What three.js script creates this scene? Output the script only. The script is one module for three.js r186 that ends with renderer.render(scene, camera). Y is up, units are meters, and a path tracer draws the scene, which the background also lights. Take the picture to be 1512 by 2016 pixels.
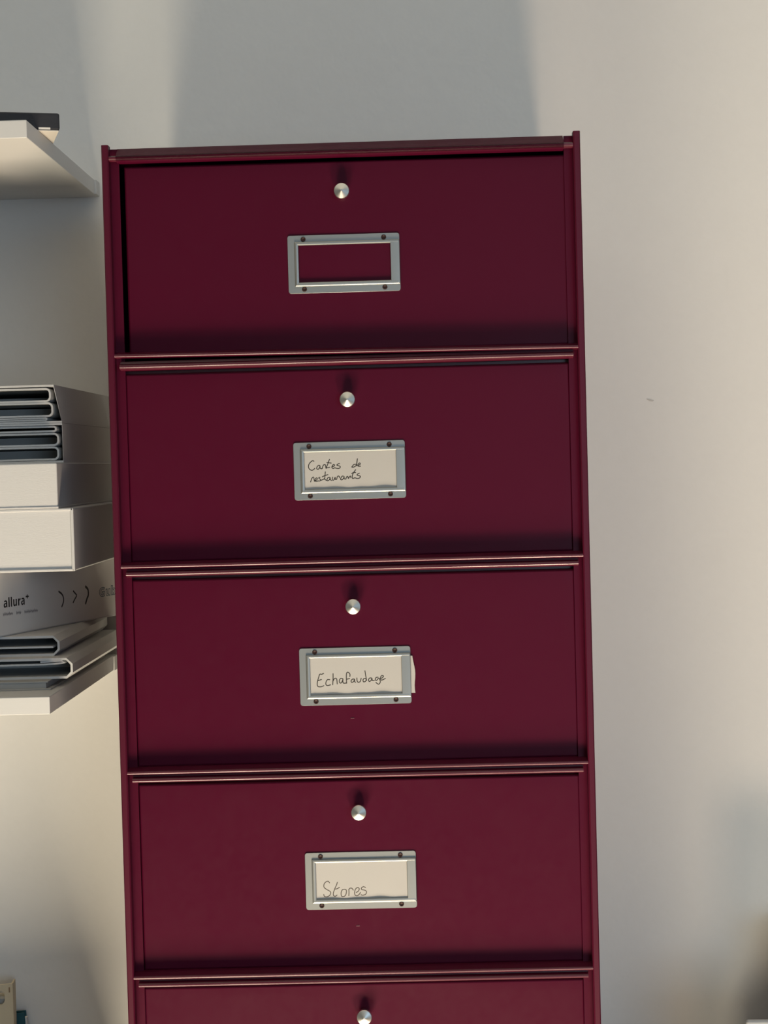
import * as THREE from 'three';
import { RectAreaLightUniformsLib } from 'three/addons/lights/RectAreaLightUniformsLib.js';
import { mergeGeometries, toCreasedNormals } from 'three/addons/utils/BufferGeometryUtils.js';
import { RoundedBoxGeometry } from 'three/addons/geometries/RoundedBoxGeometry.js';

RectAreaLightUniformsLib.init();
const scene = new THREE.Scene();
const renderer = new THREE.WebGLRenderer();
renderer.toneMapping = THREE.LinearToneMapping;
renderer.toneMappingExposure = 1.0;
renderer.shadowMap.enabled = true;

// ---------------------------------------------------------------- camera (1512 x 2016 frame)
const F = 3500, VPX = 817, VPY = 910, ROLL = 0.0265;         // focal length in pixels, vanishing point of the wall's normal, roll
const CABINET_TOP = 1.85, EYE = CABINET_TOP - 0.272, CAM_Z = 1.49;
const camera = new THREE.PerspectiveCamera(2 * Math.atan(1008 / F) * 180 / Math.PI, 1512 / 2016, 0.05, 30);
{
  const zc = new THREE.Vector3((VPX - 756) / F, (1008 - VPY) / F, -1).normalize().negate();
  const uc = new THREE.Vector3(-Math.sin(ROLL), Math.cos(ROLL), 0);
  uc.addScaledVector(zc, -uc.dot(zc)).normalize();
  const rc = new THREE.Vector3().crossVectors(uc, zc);
  const m = new THREE.Matrix4().makeBasis(rc, uc, zc).transpose();
  camera.quaternion.setFromRotationMatrix(m);
  camera.position.set(0, EYE, CAM_Z);
  camera.updateMatrixWorld(true);
}
// a pixel of the 1512 x 2016 frame as a direction, and the point where it meets a plane
function ray(px, py) {
  return new THREE.Vector3((px - 756) / F, (1008 - py) / F, -1).applyQuaternion(camera.quaternion).normalize();
}
function hit(px, py, point, normal) {
  const d = ray(px, py), t = point.clone().sub(camera.position).dot(normal) / d.dot(normal);
  return camera.position.clone().addScaledVector(d, t);
}
const Z = new THREE.Vector3(0, 0, 1), Y = new THREE.Vector3(0, 1, 0);
const atZ = (px, py, z) => hit(px, py, new THREE.Vector3(0, 0, z), Z);

// ---------------------------------------------------------------- sky and daylight
scene.background = new THREE.Color(0.30, 0.52, 0.72);
const WALL_Z = -0.41, ROOM = { x0: -4.6, x1: 5.2, z1: 6.2, h: 2.75 };
const WIN = { x0: 1.2, x1: 3.6, y0: 0.5, y1: 2.5 };
const daylight = new THREE.RectAreaLight(new THREE.Color(0.58, 0.78, 1.0), 4.4, WIN.x1 - WIN.x0, WIN.y1 - WIN.y0);
daylight.position.set((WIN.x0 + WIN.x1) / 2, (WIN.y0 + WIN.y1) / 2, ROOM.z1 - 0.03);
daylight.lookAt(daylight.position.x, daylight.position.y, 0);
daylight.name = 'window_daylight';
scene.add(daylight);

// ---------------------------------------------------------------- helpers
let seed = 7;
const rnd = () => { seed = (seed * 16807) % 2147483647; return seed / 2147483647; };
const taken = {};
function numbered(n) { const k = taken[n] = (taken[n] ?? -1) + 1; return k ? n + '_' + String(k).padStart(3, '0') : n; }
function prep(m) { m.castShadow = m.receiveShadow = true; return m; }
function mesh(name, geo, mat, parent = scene) {
  const o = prep(new THREE.Mesh(geo, mat)); o.name = parent === scene ? numbered(name) : name; parent.add(o); return o;
}
function tag(o, label, category, group) { o.userData.label = label; o.userData.category = category; if (group) o.userData.group = group; return o; }
function thing(name, label, category, pos = [0, 0, 0], group) {
  const g = new THREE.Group(); g.name = numbered(name); g.position.set(...pos); scene.add(g); return tag(g, label, category, group);
}
function struct(name, geo, mat) { const o = mesh(name, geo, mat); o.userData.kind = 'structure'; return o; }
function box(x0, x1, y0, y1, z0, z1) {
  const g = new THREE.BoxGeometry(x1 - x0, y1 - y0, z1 - z0); g.translate((x0 + x1) / 2, (y0 + y1) / 2, (z0 + z1) / 2); return g;
}
function rbox(x0, x1, y0, y1, z0, z1, r = 0.001, s = 2) {
  const g = new RoundedBoxGeometry(x1 - x0, y1 - y0, z1 - z0, s, r); g.translate((x0 + x1) / 2, (y0 + y1) / 2, (z0 + z1) / 2); return g;
}
const ng = (g) => { const q = g.index ? g.toNonIndexed() : g; for (const k of Object.keys(q.attributes)) if (!['position', 'normal', 'uv'].includes(k)) q.deleteAttribute(k); return q; };
const merge = (list) => mergeGeometries(list.map(ng));
const shape = (pts) => new THREE.Shape(pts.map(([a, b]) => new THREE.Vector2(a, b)));
// outline given in (z, y), swept along x from x0 to x1
function sweepX(pts, x0, x1) {
  const g = new THREE.ExtrudeGeometry(shape(pts.map(([z, y]) => [-z, y])), { depth: x1 - x0, bevelEnabled: false, curveSegments: 8 });
  g.rotateY(Math.PI / 2); g.translate(x0, 0, 0); return toCreasedNormals(g, 0.7);
}
// outline given in (x, y), swept along z from z0 (back) to z1 (front)
function sweepZ(pts, z0, z1, crease = 0.6) {
  const g = new THREE.ExtrudeGeometry(shape(pts), { depth: z1 - z0, bevelEnabled: false }); g.translate(0, 0, z0); return toCreasedNormals(g, crease);
}
// a sheet of thickness t following an open polyline in (x, y), as a closed outline
function strip(pts, t) {
  const L = [], R = [];
  for (let i = 0; i < pts.length; i++) {
    const a = pts[Math.max(0, i - 1)], b = pts[Math.min(pts.length - 1, i + 1)];
    let dx = b[0] - a[0], dy = b[1] - a[1]; const l = Math.hypot(dx, dy) || 1; dx /= l; dy /= l;
    L.push([pts[i][0] - dy * t / 2, pts[i][1] + dx * t / 2]); R.unshift([pts[i][0] + dy * t / 2, pts[i][1] - dx * t / 2]);
  }
  return L.concat(R);
}
// value noise textures
function noiseTex(size, cells, lo, hi, srgb = false, tint = [1, 1, 1]) {
  const data = new Uint8Array(size * size * 4), grids = cells.map(([n, w]) => ({ n, w, v: Array.from({ length: n * n }, rnd) }));
  const tot = cells.reduce((s, c) => s + c[1], 0);
  for (let y = 0; y < size; y++) for (let x = 0; x < size; x++) {
    let s = 0;
    for (const { n, w, v } of grids) {
      const fx = x / size * n, fy = y / size * n, ix = Math.floor(fx), iy = Math.floor(fy);
      const sx = (fx - ix) ** 2 * (3 - 2 * (fx - ix)), sy = (fy - iy) ** 2 * (3 - 2 * (fy - iy));
      const g = (i, j) => v[((j % n) * n) + (i % n)];
      s += w * ((g(ix, iy) * (1 - sx) + g(ix + 1, iy) * sx) * (1 - sy) + (g(ix, iy + 1) * (1 - sx) + g(ix + 1, iy + 1) * sx) * sy);
    }
    s = lo + (hi - lo) * s / tot;
    for (let c = 0; c < 3; c++) data[(y * size + x) * 4 + c] = Math.max(0, Math.min(255, 255 * s * tint[c]));
    data[(y * size + x) * 4 + 3] = 255;
  }
  const t = new THREE.DataTexture(data, size, size); t.magFilter = THREE.LinearFilter; t.minFilter = THREE.LinearMipmapLinearFilter; t.generateMipmaps = true;
  t.wrapS = t.wrapT = THREE.RepeatWrapping; if (srgb) t.colorSpace = THREE.SRGBColorSpace; t.needsUpdate = true; return t;
}
function metricUV(g, scale = 1) {          // box-projected uv in metres
  const q = g.index ? g.toNonIndexed() : g, p = q.attributes.position, n = q.attributes.normal, uv = new Float32Array(p.count * 2);
  for (let i = 0; i < p.count; i++) {
    const ax = Math.abs(n.getX(i)), ay = Math.abs(n.getY(i)), az = Math.abs(n.getZ(i));
    const [u, v] = ax > ay && ax > az ? [p.getZ(i), p.getY(i)] : ay > az ? [p.getX(i), p.getZ(i)] : [p.getX(i), p.getY(i)];
    uv[2 * i] = u * scale; uv[2 * i + 1] = v * scale;
  }
  q.setAttribute('uv', new THREE.BufferAttribute(uv, 2)); return q;
}

// ---------------------------------------------------------------- materials
const lin = (r, g, b) => new THREE.Color().setRGB(r, g, b);
const fineBump = noiseTex(512, [[256, 1], [128, 0.7], [24, 0.6]], 0, 1);
const smooth = noiseTex(256, [[3, 1], [7, 0.5]], 0, 1);
const plaster = noiseTex(1024, [[512, 0.5], [200, 0.7], [60, 0.5], [9, 0.4]], 0, 1);
const plasterTint = noiseTex(512, [[256, 0.6], [40, 0.5], [6, 0.6]], 0.965, 1.0);
const wallMat = new THREE.MeshStandardMaterial({ color: lin(0.78, 0.77, 0.75), map: plasterTint, roughness: 0.9, bumpMap: plaster, bumpScale: 0.0004 });
const ceilMat = new THREE.MeshStandardMaterial({ color: lin(0.72, 0.76, 0.78), roughness: 0.95 });
const floorMat = new THREE.MeshStandardMaterial({ color: lin(0.26, 0.24, 0.22), roughness: 0.6, map: noiseTex(512, [[128, 1], [20, 1]], 0.8, 1) });
const paintRough = noiseTex(256, [[128, 1], [40, 0.6], [6, 0.5]], 0.36, 0.48);
const redPaint = new THREE.MeshPhysicalMaterial({ color: lin(0.058, 0.0022, 0.0150), roughness: 0.95, roughnessMap: paintRough, bumpMap: fineBump, bumpScale: 0.00003, specularIntensity: 0.24 });
const railPaint = new THREE.MeshPhysicalMaterial({ color: lin(0.068, 0.0025, 0.0150), roughness: 0.33, clearcoat: 0.3, clearcoatRoughness: 0.2 });
const sidePaint = new THREE.MeshPhysicalMaterial({ color: lin(0.062, 0.0022, 0.0150), roughness: 0.42, specularIntensity: 0.5 });
const steel = new THREE.MeshStandardMaterial({ color: lin(0.32, 0.335, 0.33), metalness: 0.8, roughness: 0.42, roughnessMap: null, bumpMap: fineBump, bumpScale: 0.00002 });
const knobMetal = new THREE.MeshStandardMaterial({ color: lin(0.66, 0.66, 0.63), metalness: 1, roughness: 0.33 });
const nickMat = new THREE.MeshStandardMaterial({ color: lin(0.10, 0.028, 0.042), roughness: 0.6 });
const rivetMetal = new THREE.MeshStandardMaterial({ color: lin(0.035, 0.014, 0.012), metalness: 0.3, roughness: 0.6 });
const whiteBoard = new THREE.MeshStandardMaterial({ color: lin(0.57, 0.575, 0.575), roughness: 0.55, bumpMap: fineBump, bumpScale: 0.00004 });
const whiteCard = new THREE.MeshStandardMaterial({ color: lin(0.54, 0.545, 0.55), roughness: 0.6, bumpMap: fineBump, bumpScale: 0.00008 });
const greyCard = new THREE.MeshStandardMaterial({ color: lin(0.36, 0.36, 0.35), roughness: 0.8 });
const blackCloth = new THREE.MeshStandardMaterial({ color: lin(0.016, 0.018, 0.026), roughness: 0.7, bumpMap: fineBump, bumpScale: 0.0001 });
const kraft = new THREE.MeshStandardMaterial({ color: lin(0.66, 0.62, 0.56), roughness: 0.85 });
const creamCard = new THREE.MeshStandardMaterial({ color: lin(0.62, 0.52, 0.36), roughness: 0.75, bumpMap: fineBump, bumpScale: 0.0001 });
const tealCloth = new THREE.MeshStandardMaterial({ color: lin(0.012, 0.085, 0.11), roughness: 0.7 });
const paperMat = new THREE.MeshStandardMaterial({ color: lin(0.72, 0.70, 0.66), roughness: 0.85 });
const darkMetal = new THREE.MeshStandardMaterial({ color: lin(0.03, 0.03, 0.03), roughness: 0.5, metalness: 0.5 });

// ---------------------------------------------------------------- room
const T = 0.12;
const wall = struct('wall_back', metricUV(box(ROOM.x0 - T, ROOM.x1 + T, 0, ROOM.h, WALL_Z - T, WALL_Z), 0.7), wallMat);
struct('wall_left', metricUV(box(ROOM.x0 - T, ROOM.x0, 0, ROOM.h, WALL_Z, ROOM.z1), 0.7), wallMat);
struct('wall_right', metricUV(box(ROOM.x1, ROOM.x1 + T, 0, ROOM.h, WALL_Z, ROOM.z1), 0.7), wallMat);
struct('wall_front', metricUV(merge([
  box(ROOM.x0 - T, WIN.x0, 0, ROOM.h, ROOM.z1, ROOM.z1 + T), box(WIN.x1, ROOM.x1 + T, 0, ROOM.h, ROOM.z1, ROOM.z1 + T),
  box(WIN.x0, WIN.x1, 0, WIN.y0, ROOM.z1, ROOM.z1 + T), box(WIN.x0, WIN.x1, WIN.y1, ROOM.h, ROOM.z1, ROOM.z1 + T)]), 0.7), wallMat);
struct('floor', metricUV(box(ROOM.x0 - T, ROOM.x1 + T, -0.1, 0, WALL_Z - T, ROOM.z1 + T), 1), floorMat);
struct('ceiling', box(ROOM.x0 - T, ROOM.x1 + T, ROOM.h, ROOM.h + 0.1, WALL_Z - T, ROOM.z1 + T), ceilMat);
struct('baseboard_back', merge([rbox(ROOM.x0, ROOM.x1, 0, 0.08, WALL_Z, WALL_Z + 0.014, 0.003)]), whiteBoard);
{
  const w = new THREE.Group(); w.name = 'window_1'; w.userData.kind = 'structure'; scene.add(w);
  const z0 = ROOM.z1 + 0.02, z1 = ROOM.z1 + 0.07, f = 0.06, mx = (WIN.x0 + WIN.x1) / 2;
  mesh('window_frame', merge([box(WIN.x0, WIN.x0 + f, WIN.y0, WIN.y1, z0, z1), box(WIN.x1 - f, WIN.x1, WIN.y0, WIN.y1, z0, z1),
    box(mx - f / 2, mx + f / 2, WIN.y0, WIN.y1, z0, z1), box(WIN.x0 + f, WIN.x1 - f, WIN.y0, WIN.y0 + f, z0, z1), box(WIN.x0 + f, WIN.x1 - f, WIN.y1 - f, WIN.y1, z0, z1)]), whiteBoard, w);
  const glass = new THREE.MeshPhysicalMaterial({ color: 0xffffff, transmission: 1, thickness: 0, roughness: 0, ior: 1.5 });
  for (const [a, b] of [[WIN.x0 + f, mx - f / 2], [mx + f / 2, WIN.x1 - f]]) mesh('pane', box(a, b, WIN.y0 + f, WIN.y1 - f, ROOM.z1 + 0.042, ROOM.z1 + 0.046), glass, w);
}
{ // small scuff left of plaster on the bare wall
  const p = atZ(1280, 787.5, WALL_Z), s = new THREE.Shape();
  s.moveTo(-0.004, 0.0016); s.lineTo(0.0005, 0.0007); s.lineTo(0.0042, -0.0008); s.lineTo(0.0022, -0.0016); s.lineTo(-0.001, -0.001); s.lineTo(-0.0036, 0.0006);
  const g = new THREE.ExtrudeGeometry(s, { depth: 0.0004, bevelEnabled: false }); g.translate(p.x, p.y, WALL_Z);
  mesh('plaster_scuff', g, new THREE.MeshStandardMaterial({ color: lin(0.56, 0.54, 0.51), roughness: 0.9 }), wall);
}

// ---------------------------------------------------------------- lamps on the floor in front of the cabinet (below the frame)
function uplight(label, pos, aim, color, head, build) {
  const g = thing('floor_uplighter', label, 'lamp', pos);
  const dir = new THREE.Vector3(...aim).sub(new THREE.Vector3(pos[0], pos[1] + 0.17, pos[2])).normalize();
  mesh('base', new THREE.CylinderGeometry(0.09, 0.1, 0.02, 32).translate(0, 0.01, 0), darkMetal, g);
  mesh('stem', new THREE.CylinderGeometry(0.009, 0.009, 0.12, 16).translate(0, 0.08, 0), darkMetal, g);
  const h = new THREE.Group(); h.name = 'lamp_head'; h.position.set(0, 0.17, 0); g.add(h);
  h.quaternion.setFromUnitVectors(Z, dir);
  build(h, g, dir);
  return g;
}
// spot with a narrow mouth, aimed at the wall to the right of the cabinet
const SPOT = { pos: [0.22, 0, 0.85], aim: [0.30, 6.0, WALL_Z], color: lin(1.0, 0.76, 0.54), power: 6.9 };
uplight('small black floor spotlight aimed up at the bare wall', SPOT.pos, SPOT.aim, SPOT.color, 0.06, (h, g, dir) => {
  const can = new THREE.LatheGeometry([[0.0, -0.07], [0.05, -0.07], [0.078, -0.04], [0.088, 0.03], [0.084, 0.03], [0.074, -0.03], [0.0, -0.035]].map(([a, b]) => new THREE.Vector2(a, b)), 40);
  can.rotateX(Math.PI / 2); mesh('lamp_shade', can, darkMetal, h);
  const lens = new THREE.CylinderGeometry(0.08, 0.08, 0.003, 40); lens.rotateX(Math.PI / 2); lens.translate(0, 0, 0.022);
  mesh('lens', lens, new THREE.MeshStandardMaterial({ color: 0x111111, emissive: SPOT.color, emissiveIntensity: 2 }), h);
  const l = new THREE.SpotLight(SPOT.color, SPOT.power, 0, 0.92, 1, 2); l.castShadow = true; l.shadow.radius = 7; l.shadow.mapSize.set(2048, 2048);
  l.position.set(SPOT.pos[0], SPOT.pos[1] + 0.17, SPOT.pos[2]).addScaledVector(dir, 0.034);
  l.target.position.set(...SPOT.aim); l.name = 'spot_beam'; scene.add(l, l.target);
});
// wide warm panel lying on the floor, facing up
const PANEL = { pos: [-0.36, 0, 0.98], color: lin(1.0, 0.86, 0.63), power: 25, w: 0.50, d: 1.15 };
{
  const g = thing('floor_light_panel', 'wide flat warm light panel lying on the floor', 'lamp', PANEL.pos), w = PANEL.w / 2, d = PANEL.d / 2;
  mesh('tray', rbox(-w - 0.02, w + 0.02, 0, 0.03, -d - 0.02, d + 0.02, 0.004), darkMetal, g);
  mesh('diffuser', box(-w, w, 0.03, 0.032, -d, d), new THREE.MeshStandardMaterial({ color: 0x222222, emissive: PANEL.color, emissiveIntensity: 1.5 }), g);
  const l = new THREE.RectAreaLight(PANEL.color, PANEL.power, PANEL.w, PANEL.d);
  l.position.set(PANEL.pos[0], 0.036, PANEL.pos[2]); l.rotation.x = Math.PI / 2; l.name = 'panel_light'; scene.add(l);
}

// ---------------------------------------------------------------- filing cabinet
const CX = -0.0555, HALF = 0.2, H = CABINET_TOP, DEPTH = 0.36, PITCH = 0.1745, ROWS = 10;
const cab = thing('filing_cabinet', 'tall burgundy metal filing cabinet with flap doors, round knobs and metal label holders', 'cabinet', [CX, 0, 0]);
const bead = (k) => H - 0.011 - PITCH * k;                          // height of the bead above flap k
{
  // side panels: outer sheet, rounded front lip, set-back reveal
  const prof = [[0, -DEPTH], [0, -0.001], [0.001, 0], [0.0048, 0], [0.0058, -0.001], [0.0058, -0.0108], [0.0016, -0.0108], [0.0016, -DEPTH]];
  for (const s of [-1, 1]) {
    const up = (pts, y1) => { const g = new THREE.ExtrudeGeometry(shape(pts.map(([x, z]) => [s * (x - HALF), -z])), { depth: y1, bevelEnabled: false }); g.rotateX(-Math.PI / 2); g.rotateY(0); return g; };
    const g = up(prof, H); 
    mesh('side_panel', metricUV(toCreasedNormals(g, 0.5), 2), sidePaint, cab);
    const e = s * (HALF - 0.0130), i = s * (HALF - 0.0058);
    mesh('guide_strip', metricUV(box(Math.min(e, i), Math.max(e, i), 0.01, H - 0.002, -0.0120, -0.0108), 2), redPaint, cab);
  }
  mesh('back_panel', metricUV(box(-HALF + 0.0016, HALF - 0.0016, 0.02, H - 0.004, -DEPTH, -DEPTH + 0.0012), 2), redPaint, cab);
  // top: sheet sloping back from a bead
  const arc = (yc, zc, r, n = 10) => Array.from({ length: n + 1 }, (_, i) => { const a = Math.PI / 2 - Math.PI * i / n; return [zc + r * Math.cos(a), yc + r * Math.sin(a)]; });
  const topProf = [[-DEPTH + 0.002, H - 0.003], [-0.0135, H - 0.0016], [-0.0120, H - 0.0019], [-0.0040, H - 0.0082], ...arc(H - 0.0108, -0.0028, 0.0020), [-0.0042, H - 0.0135], [-0.012, H - 0.0140], [-0.012, H - 0.0152], [-0.002, H - 0.0152], [-0.002, H - 0.0145]];
  const tp = [[-0.35, H - 0.0045], [-0.35, H - 0.0032], [-0.0135, H - 0.0014], [-0.0118, H - 0.0016], [-0.0042, H - 0.0078], ...arc(H - 0.0110, -0.0026, 0.0021), [-0.0046, H - 0.0136], [-0.014, H - 0.0140], [-0.014, H - 0.0045]];
  const g0 = sweepX(tp, -HALF + 0.0118, HALF - 0.0135), g1 = sweepX([...arc(H - 0.0110, -0.0026, 0.0021), [-0.0058, H - 0.0134], [-0.0058, H - 0.0086]], -HALF + 0.006, HALF - 0.006);
  mesh('top_bead', metricUV(g1, 2), railPaint, cab);
  mesh('top_panel', metricUV(merge([g0, box(-HALF + 0.0016, HALF - 0.0016, H - 0.0062, H - 0.0050, -DEPTH + 0.0015, -0.0165)]), 2), redPaint, cab);
  // rails: each is a shelf whose front edge carries two rounded beads
  for (let k = 1; k <= ROWS; k++) {
    const y = bead(k), tilt = k === 1 ? 0.0030 : 0;
    const up = sweepX([[-0.020, 0.0100], [-0.0075, 0.0096], [-0.0048, 0.0088], ...arc(0.0064, -0.0022, 0.0017), [-0.0056, 0.0044], [-0.020, 0.0044]], -HALF + 0.0056, HALF - 0.0056);
    const p = up.attributes.position; for (let i = 0; i < p.count; i++) p.setY(i, p.getY(i) + tilt * (0.5 - p.getX(i) / (2 * HALF)));
    const lo = sweepX([[-0.020, 0.0046], [-0.0058, 0.0046], [-0.0052, 0.0026], ...arc(0.0, -0.0020, 0.0018), [-0.0050, -0.0026], [-0.020, -0.0030]], -HALF + 0.0098, HALF - 0.0098);
    const stop = box(-HALF + 0.0018, HALF - 0.0018, -0.0100, 0.0046, -0.0225, -0.0212);
    const shelf = box(-HALF + 0.0018, HALF - 0.0018, 0.003, 0.0042, -DEPTH + 0.003, -0.018);
    const m = mesh('rail', metricUV(merge([up, lo, stop, shelf]), 2), railPaint, cab); m.position.y = y;
  }
  mesh('plinth', metricUV(merge([box(-HALF + 0.002, HALF - 0.002, 0, bead(ROWS) - 0.004, -DEPTH + 0.004, -0.012)]), 2), railPaint, cab);
}
// flap doors
const FLAP_W = 0.3756, FLAP_TOP = 0.0056, FLAP_H = PITCH - FLAP_TOP - 0.0092, FLAP_Z = -0.0132;
function flapGeometry() {                                            // pressed sheet: rounded edges, very slightly pillowed
  const nx = 40, ny = 20, w = FLAP_W, h = FLAP_H, r = 0.0022, pos = [], idx = [];
  const us = [], vs = [];
  const line = (n, len) => { const a = []; for (let i = 0; i <= 4; i++) a.push([r * (1 - Math.cos(i / 4 * Math.PI / 2)), r * Math.sin(i / 4 * Math.PI / 2)]); const mid = Array.from({ length: n - 1 }, (_, i) => [r + (len - 2 * r) * (i + 1) / n, r]); return [...a, ...mid, ...a.slice().reverse().map(([d, q]) => [len - d, q])]; };
  const X = line(nx, w), V = line(ny, h);
  for (const [y, qy] of V) for (const [x, qx] of X) {
    const u = x / w * 2 - 1, v = y / h * 2 - 1;
    const dent = 0.0006 * (1 - u ** 4) * (1 - v ** 4) * -1 + 0.0002 * Math.sin(5 * u + 1) * Math.cos(3 * v);
    pos.push(x - w / 2, -h + y, Math.min(qx, qy) - r + (qx === r && qy === r ? dent : 0));
  }
  const W = X.length;
  for (let j = 0; j < V.length - 1; j++) for (let i = 0; i < W - 1; i++) { const a = j * W + i; idx.push(a, a + 1, a + W, a + 1, a + W + 1, a + W); }
  const g = new THREE.BufferGeometry(); g.setAttribute('position', new THREE.Float32BufferAttribute(pos, 3)); g.setIndex(idx);
  g.setAttribute('uv', new THREE.Float32BufferAttribute(pos.flatMap((_, i) => i % 3 === 0 ? [pos[i] * 2.5, pos[i + 1] * 2.5] : []), 2)); g.computeVertexNormals();
  const back = box(-w / 2, w / 2, -h, 0, -0.009, -r);
  return merge([g, back]);
}
const flapGeo = flapGeometry();
const knobGeo = new THREE.LatheGeometry([[0, 0], [0.0046, 0], [0.0046, 0.0035], [0.0058, 0.005], [0.0064, 0.0065], [0.0065, 0.0105], [0.0061, 0.0110], [0.0030, 0.0126], [0.0008, 0.0136], [0, 0.0136]].map(([a, b]) => new THREE.Vector2(a, b)), 48);
knobGeo.rotateX(Math.PI / 2);
const knobG = toCreasedNormals(knobGeo, 0.35);
// label holder: flat flange with rivets and a raised rim that is open on the right, so that cards slide in
const LW = 0.0945, LH = 0.0488;
function rr(w, h, r, cx = 0, cy = 0) {
  const s = new THREE.Shape(), x = cx - w / 2, y = cy - h / 2;
  s.moveTo(x + r, y); s.lineTo(x + w - r, y); s.quadraticCurveTo(x + w, y, x + w, y + r); s.lineTo(x + w, y + h - r); s.quadraticCurveTo(x + w, y + h, x + w - r, y + h);
  s.lineTo(x + r, y + h); s.quadraticCurveTo(x, y + h, x, y + h - r); s.lineTo(x, y + r); s.quadraticCurveTo(x, y, x + r, y); return s;
}
const HOLE = { x0: -LW / 2 + 0.0092, x1: LW / 2 - 0.0078, y0: -LH / 2 + 0.0092, y1: LH / 2 - 0.0086 };
const holePath = (e) => { const p = new THREE.Path(); p.moveTo(HOLE.x0 - e, HOLE.y0 - e); p.lineTo(HOLE.x0 - e, HOLE.y1 + e); p.lineTo(HOLE.x1 + e, HOLE.y1 + e); p.lineTo(HOLE.x1 + e, HOLE.y0 - e); return p; };
const flangeGeo = (() => {
  const s = rr(LW, LH, 0.0026); s.holes.push(holePath(0.0004));
  return toCreasedNormals(new THREE.ExtrudeGeometry(s, { depth: 0.0006, bevelEnabled: true, bevelThickness: 0.0002, bevelSize: 0.0002, bevelSegments: 1, bevelOffset: -0.0002 }), 0.5);
})();
const rimGeo = (() => {
  const x0 = -LW / 2 + 0.0058, x1 = LW / 2 - 0.0002, y0 = -LH / 2 + 0.0056, y1 = LH / 2 - 0.0056;
  const C = shape([[x0, y0], [x1, y0], [x1, HOLE.y0], [HOLE.x0, HOLE.y0], [HOLE.x0, HOLE.y1], [x1, HOLE.y1], [x1, y1], [x0, y1]]);
  const opt = { depth: 0.0006, bevelEnabled: true, bevelThickness: 0.0011, bevelSize: 0.0018, bevelSegments: 3, bevelOffset: -0.0018 };
  const a = new THREE.ExtrudeGeometry(C, opt); a.translate(0, 0, 0.0011);
  const p = a.attributes.position; for (let i = 0; i < p.count; i++) if (p.getZ(i) < 0.0011) p.setZ(i, 0.0007);
  const b = new THREE.ExtrudeGeometry(shape([[HOLE.x1, y0 + 0.001], [x1, y0 + 0.001], [x1, y1 - 0.001], [HOLE.x1, y1 - 0.001]]), { depth: 0.0007, bevelEnabled: true, bevelThickness: 0.0003, bevelSize: 0.0003, bevelSegments: 1, bevelOffset: -0.0003 }); b.translate(0, 0, 0.0016);
  return toCreasedNormals(merge([a, b]), 0.5);
})();
const rivetGeo = (() => { const g = new THREE.LatheGeometry([[0, 0.0003], [0.0011, 0.0003], [0.0013, 0.0009], [0.0017, 0.0010], [0.0021, 0.0006], [0.0021, 0]].map(([a, b]) => new THREE.Vector2(a, b)), 20); g.rotateX(Math.PI / 2); return g; })();
const holderZ = FLAP_Z - 0.0004, holders = [];
for (let k = 0; k < ROWS; k++) {
  const top = bead(k) - FLAP_TOP, f = mesh('flap_door', flapGeo, redPaint, cab);
  f.position.set(k === 0 ? 0.0042 : [0, 0, 0.0002, 0.0004][k % 4], top, FLAP_Z);
  if (k === 0) { f.rotation.z = -0.0012; f.scale.x = 0.999; }
  const kn = mesh('knob', knobG, knobMetal, f); kn.userData.label = 'turned aluminium knob';
  if (k === 2 || k === 3) {                                          // small pale nick in the paint below the label
    const q = atZ(k === 2 ? 694 : 705, k === 2 ? 1414 : 1823, FLAP_Z), n = rbox(-0.0016, 0.0016, -0.0004, 0.0004, -0.0008, -0.0002, 0.0002, 1);
    mesh('paint_nick', n, nickMat, f).position.set(q.x - CX - f.position.x, q.y - top, 0);
  }
  const cx = 0.0001;
  kn.position.set(cx - f.position.x, bead(k) - 0.0322 - top, -0.0006);
  const h = new THREE.Group(); h.name = 'label_holder'; h.userData.label = 'riveted steel label frame'; h.position.set(cx, bead(k) - 0.0918, holderZ); cab.add(h); holders.push(h);
  mesh('flange', flangeGeo, steel, h); mesh('raised_rim', rimGeo, steel, h);
  for (const [x, y] of [[-LW / 2 + 0.0134, LH / 2 - 0.0034], [LW / 2 - 0.0132, LH / 2 - 0.0034], [-LW / 2 + 0.0134, -LH / 2 + 0.0034], [LW / 2 - 0.0132, -LH / 2 + 0.0034]]) {
    const r = mesh('rivet', rivetGeo, rivetMetal, h); r.position.set(x, y, 0.0006);
  }
}

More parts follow.
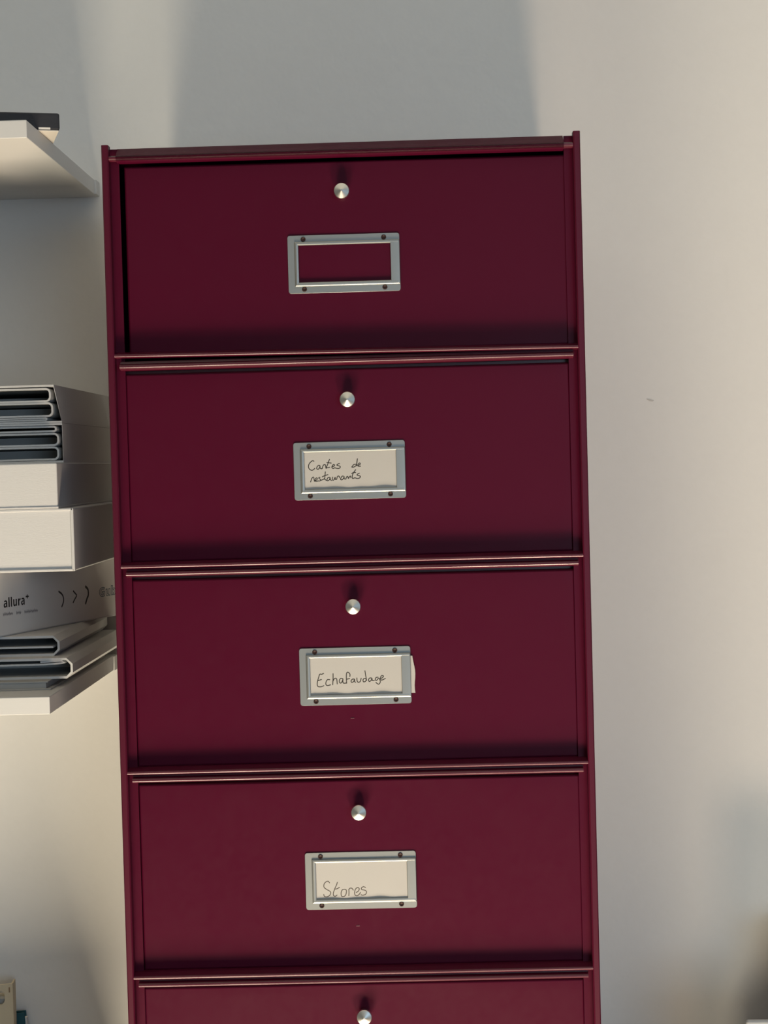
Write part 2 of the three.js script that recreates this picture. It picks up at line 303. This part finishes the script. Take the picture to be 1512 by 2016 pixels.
// ---------------------------------------------------------------- handwritten cards in the label holders
const smoothLine = (pts) => new THREE.SplineCurve(pts.map(([x, y]) => new THREE.Vector2(x, y))).getPoints(pts.length * 8);
const CARDS = [
  { k: 1, ink: '#2a2624', lw: 8.5, ext: 0, o: [600, 895], s: 11.63, words: 'Cartes de restaurants', strokes: [
    [[208, 152], [180, 140], [140, 165], [100, 215], [85, 265], [95, 315], [130, 350], [170, 358], [210, 335], [230, 315]],
    [[345, 250], [310, 250], [280, 285], [275, 325], [310, 335], [340, 300], [350, 262], [350, 300], [375, 325], [395, 318]],
    [[400, 320], [415, 265], [430, 240], [455, 228], [475, 240], [480, 285], [490, 318]],
    [[565, 110], [545, 165], [525, 220], [505, 270], [500, 298], [530, 300], [570, 290]], [[505, 180], [550, 185], [605, 195]],
    [[630, 275], [670, 265], [680, 235], [655, 228], [630, 260], [620, 295], [650, 318], [690, 300]],
    [[795, 205], [760, 215], [735, 240], [770, 255], [810, 270], [805, 305], [760, 318], [690, 305]],
    [[1175, 220], [1130, 225], [1095, 260], [1080, 285], [1120, 285], [1165, 260], [1190, 210], [1205, 95], [1190, 200], [1195, 260]],
    [[1215, 250], [1265, 225], [1270, 200], [1245, 195], [1220, 225], [1225, 265], [1280, 265]],
    [[135, 625], [150, 570], [165, 540], [190, 515], [205, 525], [215, 580], [225, 612]],
    [[240, 600], [280, 570], [285, 540], [262, 535], [240, 565], [240, 605], [275, 612], [305, 600]],
    [[350, 520], [325, 525], [325, 545], [350, 560], [360, 590], [330, 605], [300, 600]],
    [[470, 395], [465, 450], [460, 520], [455, 560], [480, 580], [500, 590]], [[400, 510], [460, 480], [530, 460]], [[360, 590], [420, 570], [460, 540]],
    [[570, 520], [530, 530], [510, 570], [520, 598], [560, 580], [580, 530], [585, 570], [610, 592]],
    [[640, 515], [630, 560], [640, 585], [670, 575], [695, 520], [700, 565], [720, 570]],
    [[730, 565], [745, 510], [770, 490], [795, 505], [800, 530]],
    [[880, 490], [850, 500], [820, 560], [850, 578], [890, 540], [900, 500], [905, 550], [930, 560]],
    [[940, 560], [960, 510], [985, 500], [1000, 545], [1030, 500], [1050, 495], [1055, 530]],
    [[1165, 345], [1130, 395], [1095, 460], [1085, 520], [1100, 545], [1150, 530]], [[1075, 430], [1120, 410], [1165, 412]],
    [[1250, 425], [1205, 450], [1200, 470], [1250, 485], [1275, 500], [1255, 535], [1200, 545], [1150, 530]]] },
  { k: 2, ink: '#3a3531', lw: 9, ext: 0.0033, o: [610, 1310], s: 9.45, words: 'Echafaudage', strokes: [
    [[255, 150], [220, 165], [185, 165], [165, 220], [145, 290], [138, 350], [150, 390], [200, 398], [260, 378]], [[150, 285], [215, 262]],
    [[370, 265], [330, 265], [305, 300], [298, 350], [325, 375], [385, 362]],
    [[432, 155], [432, 250], [425, 360]], [[428, 300], [450, 255], [480, 240], [500, 260], [510, 345]],
    [[605, 245], [570, 245], [548, 285], [560, 325], [590, 320], [612, 270], [615, 250], [618, 320], [650, 330], [680, 325]],
    [[745, 205], [745, 160], [710, 125], [685, 145], [680, 220], [685, 330]], [[690, 255], [740, 245]],
    [[830, 255], [795, 255], [768, 285], [780, 315], [815, 300], [830, 260], [835, 300], [850, 315]],
    [[875, 235], [880, 290], [905, 315], [940, 295], [955, 240]],
    [[1050, 250], [1010, 245], [990, 270], [1000, 305], [1040, 290], [1045, 230], [1025, 100], [1045, 220], [1055, 280]],
    [[1150, 235], [1115, 235], [1092, 265], [1105, 298], [1140, 280], [1155, 240], [1165, 280], [1200, 280]],
    [[1270, 220], [1235, 225], [1215, 260], [1240, 280], [1280, 240], [1300, 260], [1310, 310], [1280, 350], [1230, 320]],
    [[1310, 245], [1350, 230], [1370, 200], [1340, 190], [1315, 225], [1330, 275], [1370, 260], [1405, 245]]] },
  { k: 3, ink: '#5f564e', lw: 8.5, ext: 0, o: [625, 1725], s: 13.745, words: 'Stores', strokes: [
    [[325, 180], [290, 140], [230, 155], [180, 215], [180, 300], [250, 360], [330, 405], [360, 450], [330, 520], [250, 560], [190, 545], [170, 495]],
    [[540, 165], [510, 250], [465, 350], [430, 460], [440, 530], [490, 540], [530, 510]], [[490, 350], [540, 335], [595, 300]],
    [[720, 350], [670, 370], [640, 450], [650, 530], [700, 550], [760, 510], [785, 420], [770, 360], [720, 350]],
    [[850, 350], [855, 430], [850, 525]], [[850, 360], [880, 325], [930, 325], [970, 375]],
    [[1050, 440], [1110, 400], [1130, 340], [1090, 305], [1030, 350], [1005, 440], [1020, 510], [1075, 530], [1130, 490], [1165, 440]],
    [[1300, 300], [1240, 285], [1190, 320], [1200, 360], [1270, 375], [1325, 410], [1310, 480], [1230, 515], [1180, 500]]] }];
for (const c of CARDS) {
  const h = holders[c.k], org = new THREE.Vector3(CX + h.position.x, h.position.y, h.position.z + 0.001);
  const x0 = HOLE.x0 - 0.0003, x1 = (c.ext ? LW / 2 + c.ext : HOLE.x1 + 0.003), y0 = HOLE.y0 - 0.0003, y1 = HOLE.y1 + 0.0003, w = x1 - x0, hh = y1 - y0;
  const cv = document.createElement('canvas'), ppm = 12000; cv.width = Math.round(w * ppm); cv.height = Math.round(hh * ppm);
  const g = cv.getContext('2d'); g.fillStyle = '#dedad4'; g.fillRect(0, 0, cv.width, cv.height);
  for (let i = 0; i < 2500; i++) { const v = 205 + rnd() * 25; g.fillStyle = `rgba(${v},${v - 3},${v - 8},0.35)`; g.fillRect(rnd() * cv.width, rnd() * cv.height, 2 + rnd() * 6, 1 + rnd() * 2); }
  g.strokeStyle = c.ink; g.lineWidth = c.lw; g.lineCap = g.lineJoin = 'round';
  for (const st of c.strokes) {
    g.beginPath();
    smoothLine(st).forEach((p, i) => { const q = hit(c.o[0] + p.x / c.s, c.o[1] + p.y / c.s, org, Z).sub(org); const X = (q.x - x0) * ppm, Yp = (y1 - q.y) * ppm; i ? g.lineTo(X, Yp) : g.moveTo(X, Yp); });
    g.stroke();
  }
  const tex = new THREE.CanvasTexture(cv); tex.colorSpace = THREE.SRGBColorSpace; tex.magFilter = THREE.LinearFilter;
  // sheet with a slightly wavy surface
  const sh = new THREE.PlaneGeometry(w, hh, 24, 10); sh.translate((x0 + x1) / 2, (y0 + y1) / 2, 0);
  const p = sh.attributes.position;
  for (let i = 0; i < p.count; i++) {
    const x = p.getX(i), y = p.getY(i), inside = x < HOLE.x1 && x > HOLE.x0 ? 1 : 0, v = (y - y0) / hh;
    p.setZ(i, inside * (0.0003 * Math.sin(x * 130 + c.k) * (v < 0.5 ? 1 - v : 0.5) + 0.0002 * Math.sin(x * 310 + c.k * 2)));
    if (c.ext && x > LW / 2 - 0.0005) p.setX(i, x - 0.0016 * Math.max(0, v - 0.55) ** 2 * 5 - 0.0004 * Math.sin(v * 9));
  }
  sh.computeVertexNormals();
  const m = new THREE.MeshStandardMaterial({ map: tex, color: lin(0.54, 0.555, 0.575), roughness: 0.85 });
  const o = mesh('label_card', sh, m); o.position.copy(org);
  tag(o, `white paper label card with handwritten ${c.words} in a cabinet label frame`, 'label card');
}

// ---------------------------------------------------------------- wall shelves
const SH = { z0: WALL_Z, z1: CAM_Z - 1.553, t: 0.0157 };
function shelf(yBottom, xEnd, label) {
  const g = thing('wall_shelf', label, 'shelf', [xEnd, yBottom, SH.z0], 'white wall shelves');
  mesh('board', rbox(-1.15, 0, 0, SH.t, 0, SH.z1 - SH.z0, 0.0008, 1), whiteBoard, g);
  mesh('end_cap', rbox(-0.004, 0.0022, 0.0002, SH.t - 0.0002, 0.0005, 0.020, 0.0008, 1), whiteBoard, g);
}
const UP_Y = EYE + 0.2918, LOW_Y = EYE - 0.2130, BOT_Y = LOW_Y - 0.505;
shelf(UP_Y, -0.3307, 'white wall shelf carrying a flat black box');
shelf(LOW_Y, -0.3267, 'white wall shelf carrying a tall stack of white binders');
shelf(BOT_Y, -0.3267, 'white wall shelf carrying a cream file and a teal binder');
const LT = LOW_Y + SH.t, UT = UP_Y + SH.t, BT = BOT_Y + SH.t;

// flat black box lying askew on the upper shelf
{
  const g = thing('flat_box', 'flat black box with beige underside overhanging the end of a shelf', 'box', [-0.3128, UT, CAM_Z - 1.6105]);
  g.rotation.y = 0.28;
  mesh('lid', rbox(-0.33, 0, 0.0012, 0.0165, -0.235, 0, 0.002), blackCloth, g);
  mesh('bottom', rbox(-0.329, -0.001, 0, 0.0012, -0.234, -0.001, 0.0004, 1), kraft, g).userData.label = 'beige board underside';
  mesh('sticker', box(-0.0190, -0.0085, 0.0014, 0.0032, -0.0002, 0.0003), paperMat, g).userData.label = 'small pale sticker';
}

// ---------------------------------------------------------------- stack on the middle shelf, from the board up
const BACK = WALL_Z + 0.004;
{ // thin grey folder at the bottom
  const z1 = CAM_Z - 1.60, g = thing('paper_folder', 'thin grey folder at the bottom of the binder stack', 'folder', [-0.47, LT, (z1 + BACK) / 2]), d = (z1 - BACK) / 2;
  mesh('cover', rbox(-0.16, 0.135, 0, 0.0014, -d, d, 0.0005, 1), greyCard, g);
  mesh('sheets', box(-0.155, 0.130, 0.0014, 0.0064, -d, d - 0.003), greyCard, g);
  mesh('cover', rbox(-0.16, 0.132, 0.0064, 0.0077, -d, d - 0.002, 0.0004, 1), greyCard, g);
}
// folded cover open at the end that faces the room, spine on the right, with chamfered corners
function cover(w, h, t, cut) {
  return strip([[-w, t / 2], [-cut, t / 2], [-t / 2 - cut * 0.35, t / 2 + cut * 0.35], [-t / 2, cut], [-t / 2, h - cut], [-t / 2 - cut * 0.35, h - t / 2 - cut * 0.35], [-cut, h - t / 2], [-w, h - t / 2]], t);
}
function chamfer(w, h, t, c) { return strip([[-w, t / 2], [-c - t / 2, t / 2], [-t / 2, c + t / 2], [-t / 2, h - c - t / 2], [-c - t / 2, h - t / 2], [-w, h - t / 2]], t); }
function openBinder(label, x, y, zFront, h, tilt, inner) {
  const d = zFront - BACK, g = thing('ring_binder', label, 'binder', [x, y, zFront], 'open-ended binders in the stack');
  g.rotation.z = tilt;
  mesh('cover', sweepZ(chamfer(0.27, h, 0.0022, 0.0048), -d, 0), whiteBoard, g);
  inner(g, d);
}
openBinder('white chamfered binder lying directly on the grey folder', -0.3185, LT + 0.0077, CAM_Z - 1.620, 0.0190, 0, (g, d) => {
  mesh('divider', sweepZ(strip([[-0.26, 0.0128], [-0.03, 0.0132], [-0.012, 0.0140], [-0.0075, 0.0146], [-0.0105, 0.0162], [-0.03, 0.0156]], 0.0016), -d, -0.001), whiteBoard, g);
  mesh('sample_pages', box(-0.25, -0.006, 0.0024, 0.0100, -d, -0.075), paperMat, g);
  mesh('sample_pages', box(-0.25, -0.03, 0.0166, 0.0172, -d, -0.075), paperMat, g);
});
openBinder('white chamfered binder lying under the printed sample box', -0.3340, LT + 0.0267, CAM_Z - 1.640, 0.0188, 0, (g, d) => {
  mesh('divider', sweepZ(strip([[-0.26, 0.0078], [-0.12, 0.0083], [-0.0062, 0.0082]], 0.0017), -d, -0.001), whiteBoard, g);
  mesh('sample_pages', box(-0.25, -0.006, 0.0095, 0.0150, -d, -0.075), paperMat, g);
  mesh('sample_pages', box(-0.25, -0.022, 0.0025, 0.0060, -d, -0.075), paperMat, g);
});
// printed sample box: its long side faces the cabinet
{
  const yb = LT + 0.0455, hBox = 0.0640, a = new THREE.Vector3(-0.3870, yb, CAM_Z - 1.640), b = new THREE.Vector3(-0.3290, yb, CAM_Z - 1.813);
  const dir = b.clone().sub(a).normalize(), turn = Math.atan2(-dir.x, -dir.z);      // local -z runs along the long side
  const back = a.clone().addScaledVector(dir, 0.238), len = 0.30, w = 0.25;
  const g = thing('sample_box', 'white sample box printed with the word allura in black', 'box', [back.x, yb, back.z]); g.rotation.y = turn;
  const nrm = new THREE.Vector3(-dir.z, 0, dir.x);
  const cv = document.createElement('canvas'); cv.width = 1500; cv.height = Math.round(1500 * hBox / len);
  const ppm = cv.width / len, c = cv.getContext('2d'); c.fillStyle = '#dcdad8'; c.fillRect(0, 0, cv.width, cv.height);
  const uv = (px, py) => { const q = hit(px, py, a, nrm); const s = len - back.clone().sub(q).dot(dir); return [s * ppm, (yb + hBox - q.y) * ppm]; };
  const line = (pts, w, style) => { c.strokeStyle = style; c.lineWidth = w; c.lineCap = 'round'; c.beginPath(); pts.forEach((p, i) => { const q = uv(p[0], p[1]); i ? c.lineTo(...q) : c.moveTo(...q); }); c.stroke(); };
  { const p0 = uv(6.5, 1197), p1 = uv(49.5, 1192); const ht = (uv(6.5, 1197)[1] - uv(6.5, 1178)[1]);
    c.fillStyle = '#0c0c0e'; c.font = 'bold 100px sans-serif'; const wd = c.measureText('allura').width;
    c.save(); c.translate(p0[0], p0[1]); c.scale((p1[0] - p0[0]) / wd, ht / 74); c.fillText('allura', 0, 0); c.restore();
    line([[51, 1174.5], [55.5, 1174]], 7, '#0c0c0e'); line([[53.2, 1171.5], [53.5, 1177]], 7, '#0c0c0e'); }
  for (const [u0, u1] of [[6, 24], [32, 41], [48, 73]]) for (let x = u0; x < u1; x += 2.4) { const y = 1210.5 - (x - 6) * 0.125; line([[x, y - 2.4 - rnd() * 1.6], [x + 0.7, y + 1.5], [x + 1.7, y - 1.5]], 3.5, '#6d6c70'); }
  const mark = (o, pts) => line(smoothLine(pts.map(([x, y]) => [110 + x / 12.6, 1140 + y / 12.6])).map((p) => [p.x, p.y]), o, '#151318');
  mark(9, [[70, 310], [140, 370], [180, 450], [185, 560], [145, 680]]);
  mark(8, [[430, 300], [480, 360], [510, 410], [470, 490], [425, 580]]);
  mark(13, [[735, 190], [790, 260], [800, 390], [770, 480], [735, 600]]);
  { const p0 = uv(195, 1175), p1 = uv(228, 1171.5), ht = uv(195, 1175)[1] - uv(195, 1157)[1]; c.strokeStyle = '#5c6a78'; c.font = 'bold 100px sans-serif'; const wd = c.measureText('Gub').width;
    c.save(); c.translate(p0[0], p0[1]); c.scale((p1[0] - p0[0]) / wd, ht / 74); c.lineWidth = 7; c.strokeText('Gub', 0, 0); c.restore(); }
  const tex = new THREE.CanvasTexture(cv); tex.colorSpace = THREE.SRGBColorSpace; tex.magFilter = THREE.LinearFilter;
  mesh('body', rbox(-w, 0, 0, hBox, 0, len, 0.0012), whiteCard, g);
  const side = new THREE.PlaneGeometry(len - 0.003, hBox - 0.003); side.rotateY(Math.PI / 2); side.translate(0.0002, hBox / 2, len / 2);
  const u = side.attributes.uv, m1 = 0.0015 / len, m2 = 0.0015 / hBox; for (let i = 0; i < u.count; i++) u.setXY(i, m1 + u.getX(i) * (1 - 2 * m1), m2 + u.getY(i) * (1 - 2 * m2));
  mesh('printed_side', side, new THREE.MeshStandardMaterial({ map: tex, roughness: 0.6 }), g).userData.label = 'long side printed in black';
}
// two plain boxes
{
  const yb = LT + 0.1096, g = thing('document_box', 'deep white document box with a raised rim around its front, on the printed box', 'box', [-0.3020, yb, CAM_Z - 1.56]);
  const d = CAM_Z - 1.56 - BACK;
  mesh('body', rbox(-0.29, 0, 0, 0.0556, -d, 0, 0.0016), whiteCard, g);
  mesh('front_rim', merge([rbox(-0.29, 0, 0, 0.0024, -0.003, 0.0018, 0.0007, 1), rbox(-0.29, 0, 0.0532, 0.0556, -0.003, 0.0018, 0.0007, 1), rbox(-0.0024, 0.0004, 0, 0.0556, -0.003, 0.0018, 0.0007, 1)]), whiteCard, g);
}
{
  const yb = LT + 0.1653, g = thing('document_box', 'plain white document box between the rimmed box and the slipcases', 'box', [-0.3150, yb, CAM_Z - 1.5585]);
  const d = CAM_Z - 1.5585 - BACK;
  mesh('body', rbox(-0.28, 0, 0, 0.0402, -d, 0, 0.0014), whiteCard, g);
  mesh('lid_edge', rbox(-0.28, 0.0006, 0.0, 0.0018, -d, 0.0008, 0.0005, 1), whiteCard, g);
}
// two slipcases holding sample folders
function foldU(x, y, h, t, len) { // folder seen end-on, closed and rounded at the right
  const r = Math.min(h / 2 - t / 2, 0.004), pts = [[-len, y + t / 2]];
  for (let i = 0; i <= 6; i++) { const a = -Math.PI / 2 + Math.PI / 2 * i / 6; pts.push([x - r + r * Math.cos(a), y + t / 2 + r + r * Math.sin(a)]); }
  for (let i = 0; i <= 6; i++) { const a = Math.PI / 2 * i / 6; pts.push([x - r + r * Math.cos(a), y + h - t / 2 - r + r * Math.sin(a)]); }
  pts.push([-len, y + h - t / 2]); return strip(pts, t);
}
function slipcase(label, x, y, zf, h, lean, folders) {
  const d = zf - BACK, g = thing('slipcase', label, 'slipcase', [x, y, zf], 'white slipcases on the stack'); const t = 0.0018;
  mesh('case', sweepZ(strip([[-0.27, t / 2], [-t / 2, t / 2], [-t / 2 - lean, h - t / 2], [-0.27, h - t / 2]], t), -d, 0, 0.3), whiteBoard, g);
  for (const [fx, fy, fh, sheets, pg] of folders) {
    mesh('folder', sweepZ(foldU(fx, fy, fh, 0.0017, 0.262), -d + 0.002, -0.0012), whiteBoard, g);
    if (pg) mesh('sample_pages', box(-0.255, fx - 0.004, fy + 0.0018, fy + 0.0018 + (fh - 0.0036) * pg, -d + 0.004, -0.075), sheets, g);
  }
  return g;
}
{
  const y2 = LT + 0.2057;
  slipcase('white slipcase of sample folders lying on the plain document box', -0.3163, y2, CAM_Z - 1.60, 0.0356, 0.0002, [
    [-0.0055, 0.0022, 0.0125, paperMat, 0.9], [-0.0052, 0.0150, 0.0120, paperMat, 0.9], [-0.0070, 0.0276, 0.0058, paperMat, 0]]);
  slipcase('white slipcase of sample folders topmost on the stack, leaning at its spine', -0.3165, y2 + 0.0358, CAM_Z - 1.60, 0.0345, 0.0066, [
    [-0.0150, 0.0022, 0.0030, paperMat, 0], [-0.0095, 0.0056, 0.0132, paperMat, 0.85], [-0.0112, 0.0190, 0.0128, paperMat, 0.55]]);
}

// ---------------------------------------------------------------- bottom shelf: cream file and teal binder
{
  const zf = WALL_Z + 0.034, top = atZ(24.5, 1936, zf), h = top.y - BT;
  const g = thing('box_file', 'slim cream cardboard file with a finger hole standing on the lowest shelf', 'file', [top.x, BT, zf]); g.rotation.y = 0.06;
  const s = shape([[-0.11, 0], [0, 0], [0, h], [-0.03, h - 0.003], [-0.11, h - 0.010]]), hole = new THREE.Path(); hole.absellipse(-0.0130, h - 0.0150, 0.0046, 0.0075, 0, Math.PI * 2); s.holes.push(hole);
  mesh('front_panel', new THREE.ExtrudeGeometry(s, { depth: 0.002, bevelEnabled: false }).translate(0, 0, -0.002), creamCard, g);
  mesh('body', merge([box(-0.002, -0.0002, 0, h - 0.001, -0.020, -0.002), box(-0.11, -0.108, 0, h - 0.012, -0.020, -0.002), box(-0.108, -0.002, 0, 0.002, -0.020, -0.002), box(-0.108, -0.002, 0.002, h - 0.016, -0.020, -0.018)]), creamCard, g);
  mesh('contents', box(-0.106, -0.004, 0.003, h - 0.018, -0.0165, -0.006), greyCard, g);
  mesh('stain', rbox(-0.0042, -0.0028, h - 0.0095, h - 0.0040, -0.0004, 0.0003, 0.0001, 1), new THREE.MeshStandardMaterial({ color: lin(0.30, 0.20, 0.11), roughness: 0.8 }), g).userData.label = 'small brown mark';
}
{
  const zf = WALL_Z + 0.012, top = atZ(60, 1993, zf), h = top.y - BT;
  const g = thing('notebook', 'teal notebook with pale page edge leaning on the wall behind the cream file', 'notebook', [top.x, BT, zf]); g.rotation.z = 0.05;
  mesh('cover', merge([rbox(-0.11, -0.0005, 0.0045, h, -0.0015, 0, 0.0005, 1), rbox(-0.11, -0.0005, 0.0045, h, -0.0092, -0.0078, 0.0005, 1)]), tealCloth, g);
  mesh('pages', rbox(-0.109, 0.0012, 0.0055, h - 0.006, -0.0077, -0.0016, 0.0004, 1), paperMat, g);
}

// ---------------------------------------------------------------- right: white board and boxes on a side table
{
  const TY = 0.74, zb = -0.190, c = atZ(1462, 2011, zb), h = c.y - TY;
  const g = thing('white_board', 'white framed board standing before a low white box by the bare wall', 'board', [c.x, TY, zb]); g.rotation.z = -0.012;
  mesh('panel', box(0.006, 0.394, 0.012, h - 0.016, -0.007, -0.002), paperMat, g);
  mesh('frame', merge([rbox(0, 0.40, h - 0.022, h, -0.008, 0, 0.003), rbox(0, 0.012, 0.010, h - 0.006, -0.008, 0, 0.002), rbox(0.388, 0.40, 0.010, h - 0.006, -0.008, 0, 0.002), rbox(0, 0.40, 0.010, 0.022, -0.008, 0, 0.002)]), whiteBoard, g);
  const bx = thing('storage_box', 'white upright lidded box on the side table against the bare wall', 'box', [0.372, TY, -0.29]);
  mesh('body', rbox(0.002, 0.40, 0, 0.33, -0.105, -0.002, 0.003), whiteBoard, bx);
  mesh('lid', rbox(0, 0.402, 0.315, 0.348, -0.107, 0, 0.004, 3), whiteBoard, bx);
  const lb = thing('storage_box', 'low white box on the side table in front of the upright lidded box', 'box', [0.280, TY, -0.205]);
  mesh('body', rbox(0.002, 0.46, 0, 0.155, -0.078, -0.002, 0.003), whiteBoard, lb);
  mesh('lid', rbox(0, 0.462, 0.145, 0.172, -0.080, 0, 0.003, 3), whiteBoard, lb);
  const t = thing('side_table', 'white side table carrying two white boxes by the bare wall', 'table', [0.60, 0, -0.255]);
  mesh('table_top', rbox(-0.38, 0.55, TY - 0.025, TY, -0.15, 0.14, 0.003), whiteBoard, t);
  for (const [x, z] of [[-0.36, -0.11], [0.53, -0.11], [-0.36, 0.12], [0.53, 0.12]]) mesh('leg', rbox(x - 0.015, x + 0.015, 0, TY - 0.025, z - 0.015, z + 0.015, 0.002), whiteBoard, t);
}

renderer.render(scene, camera);
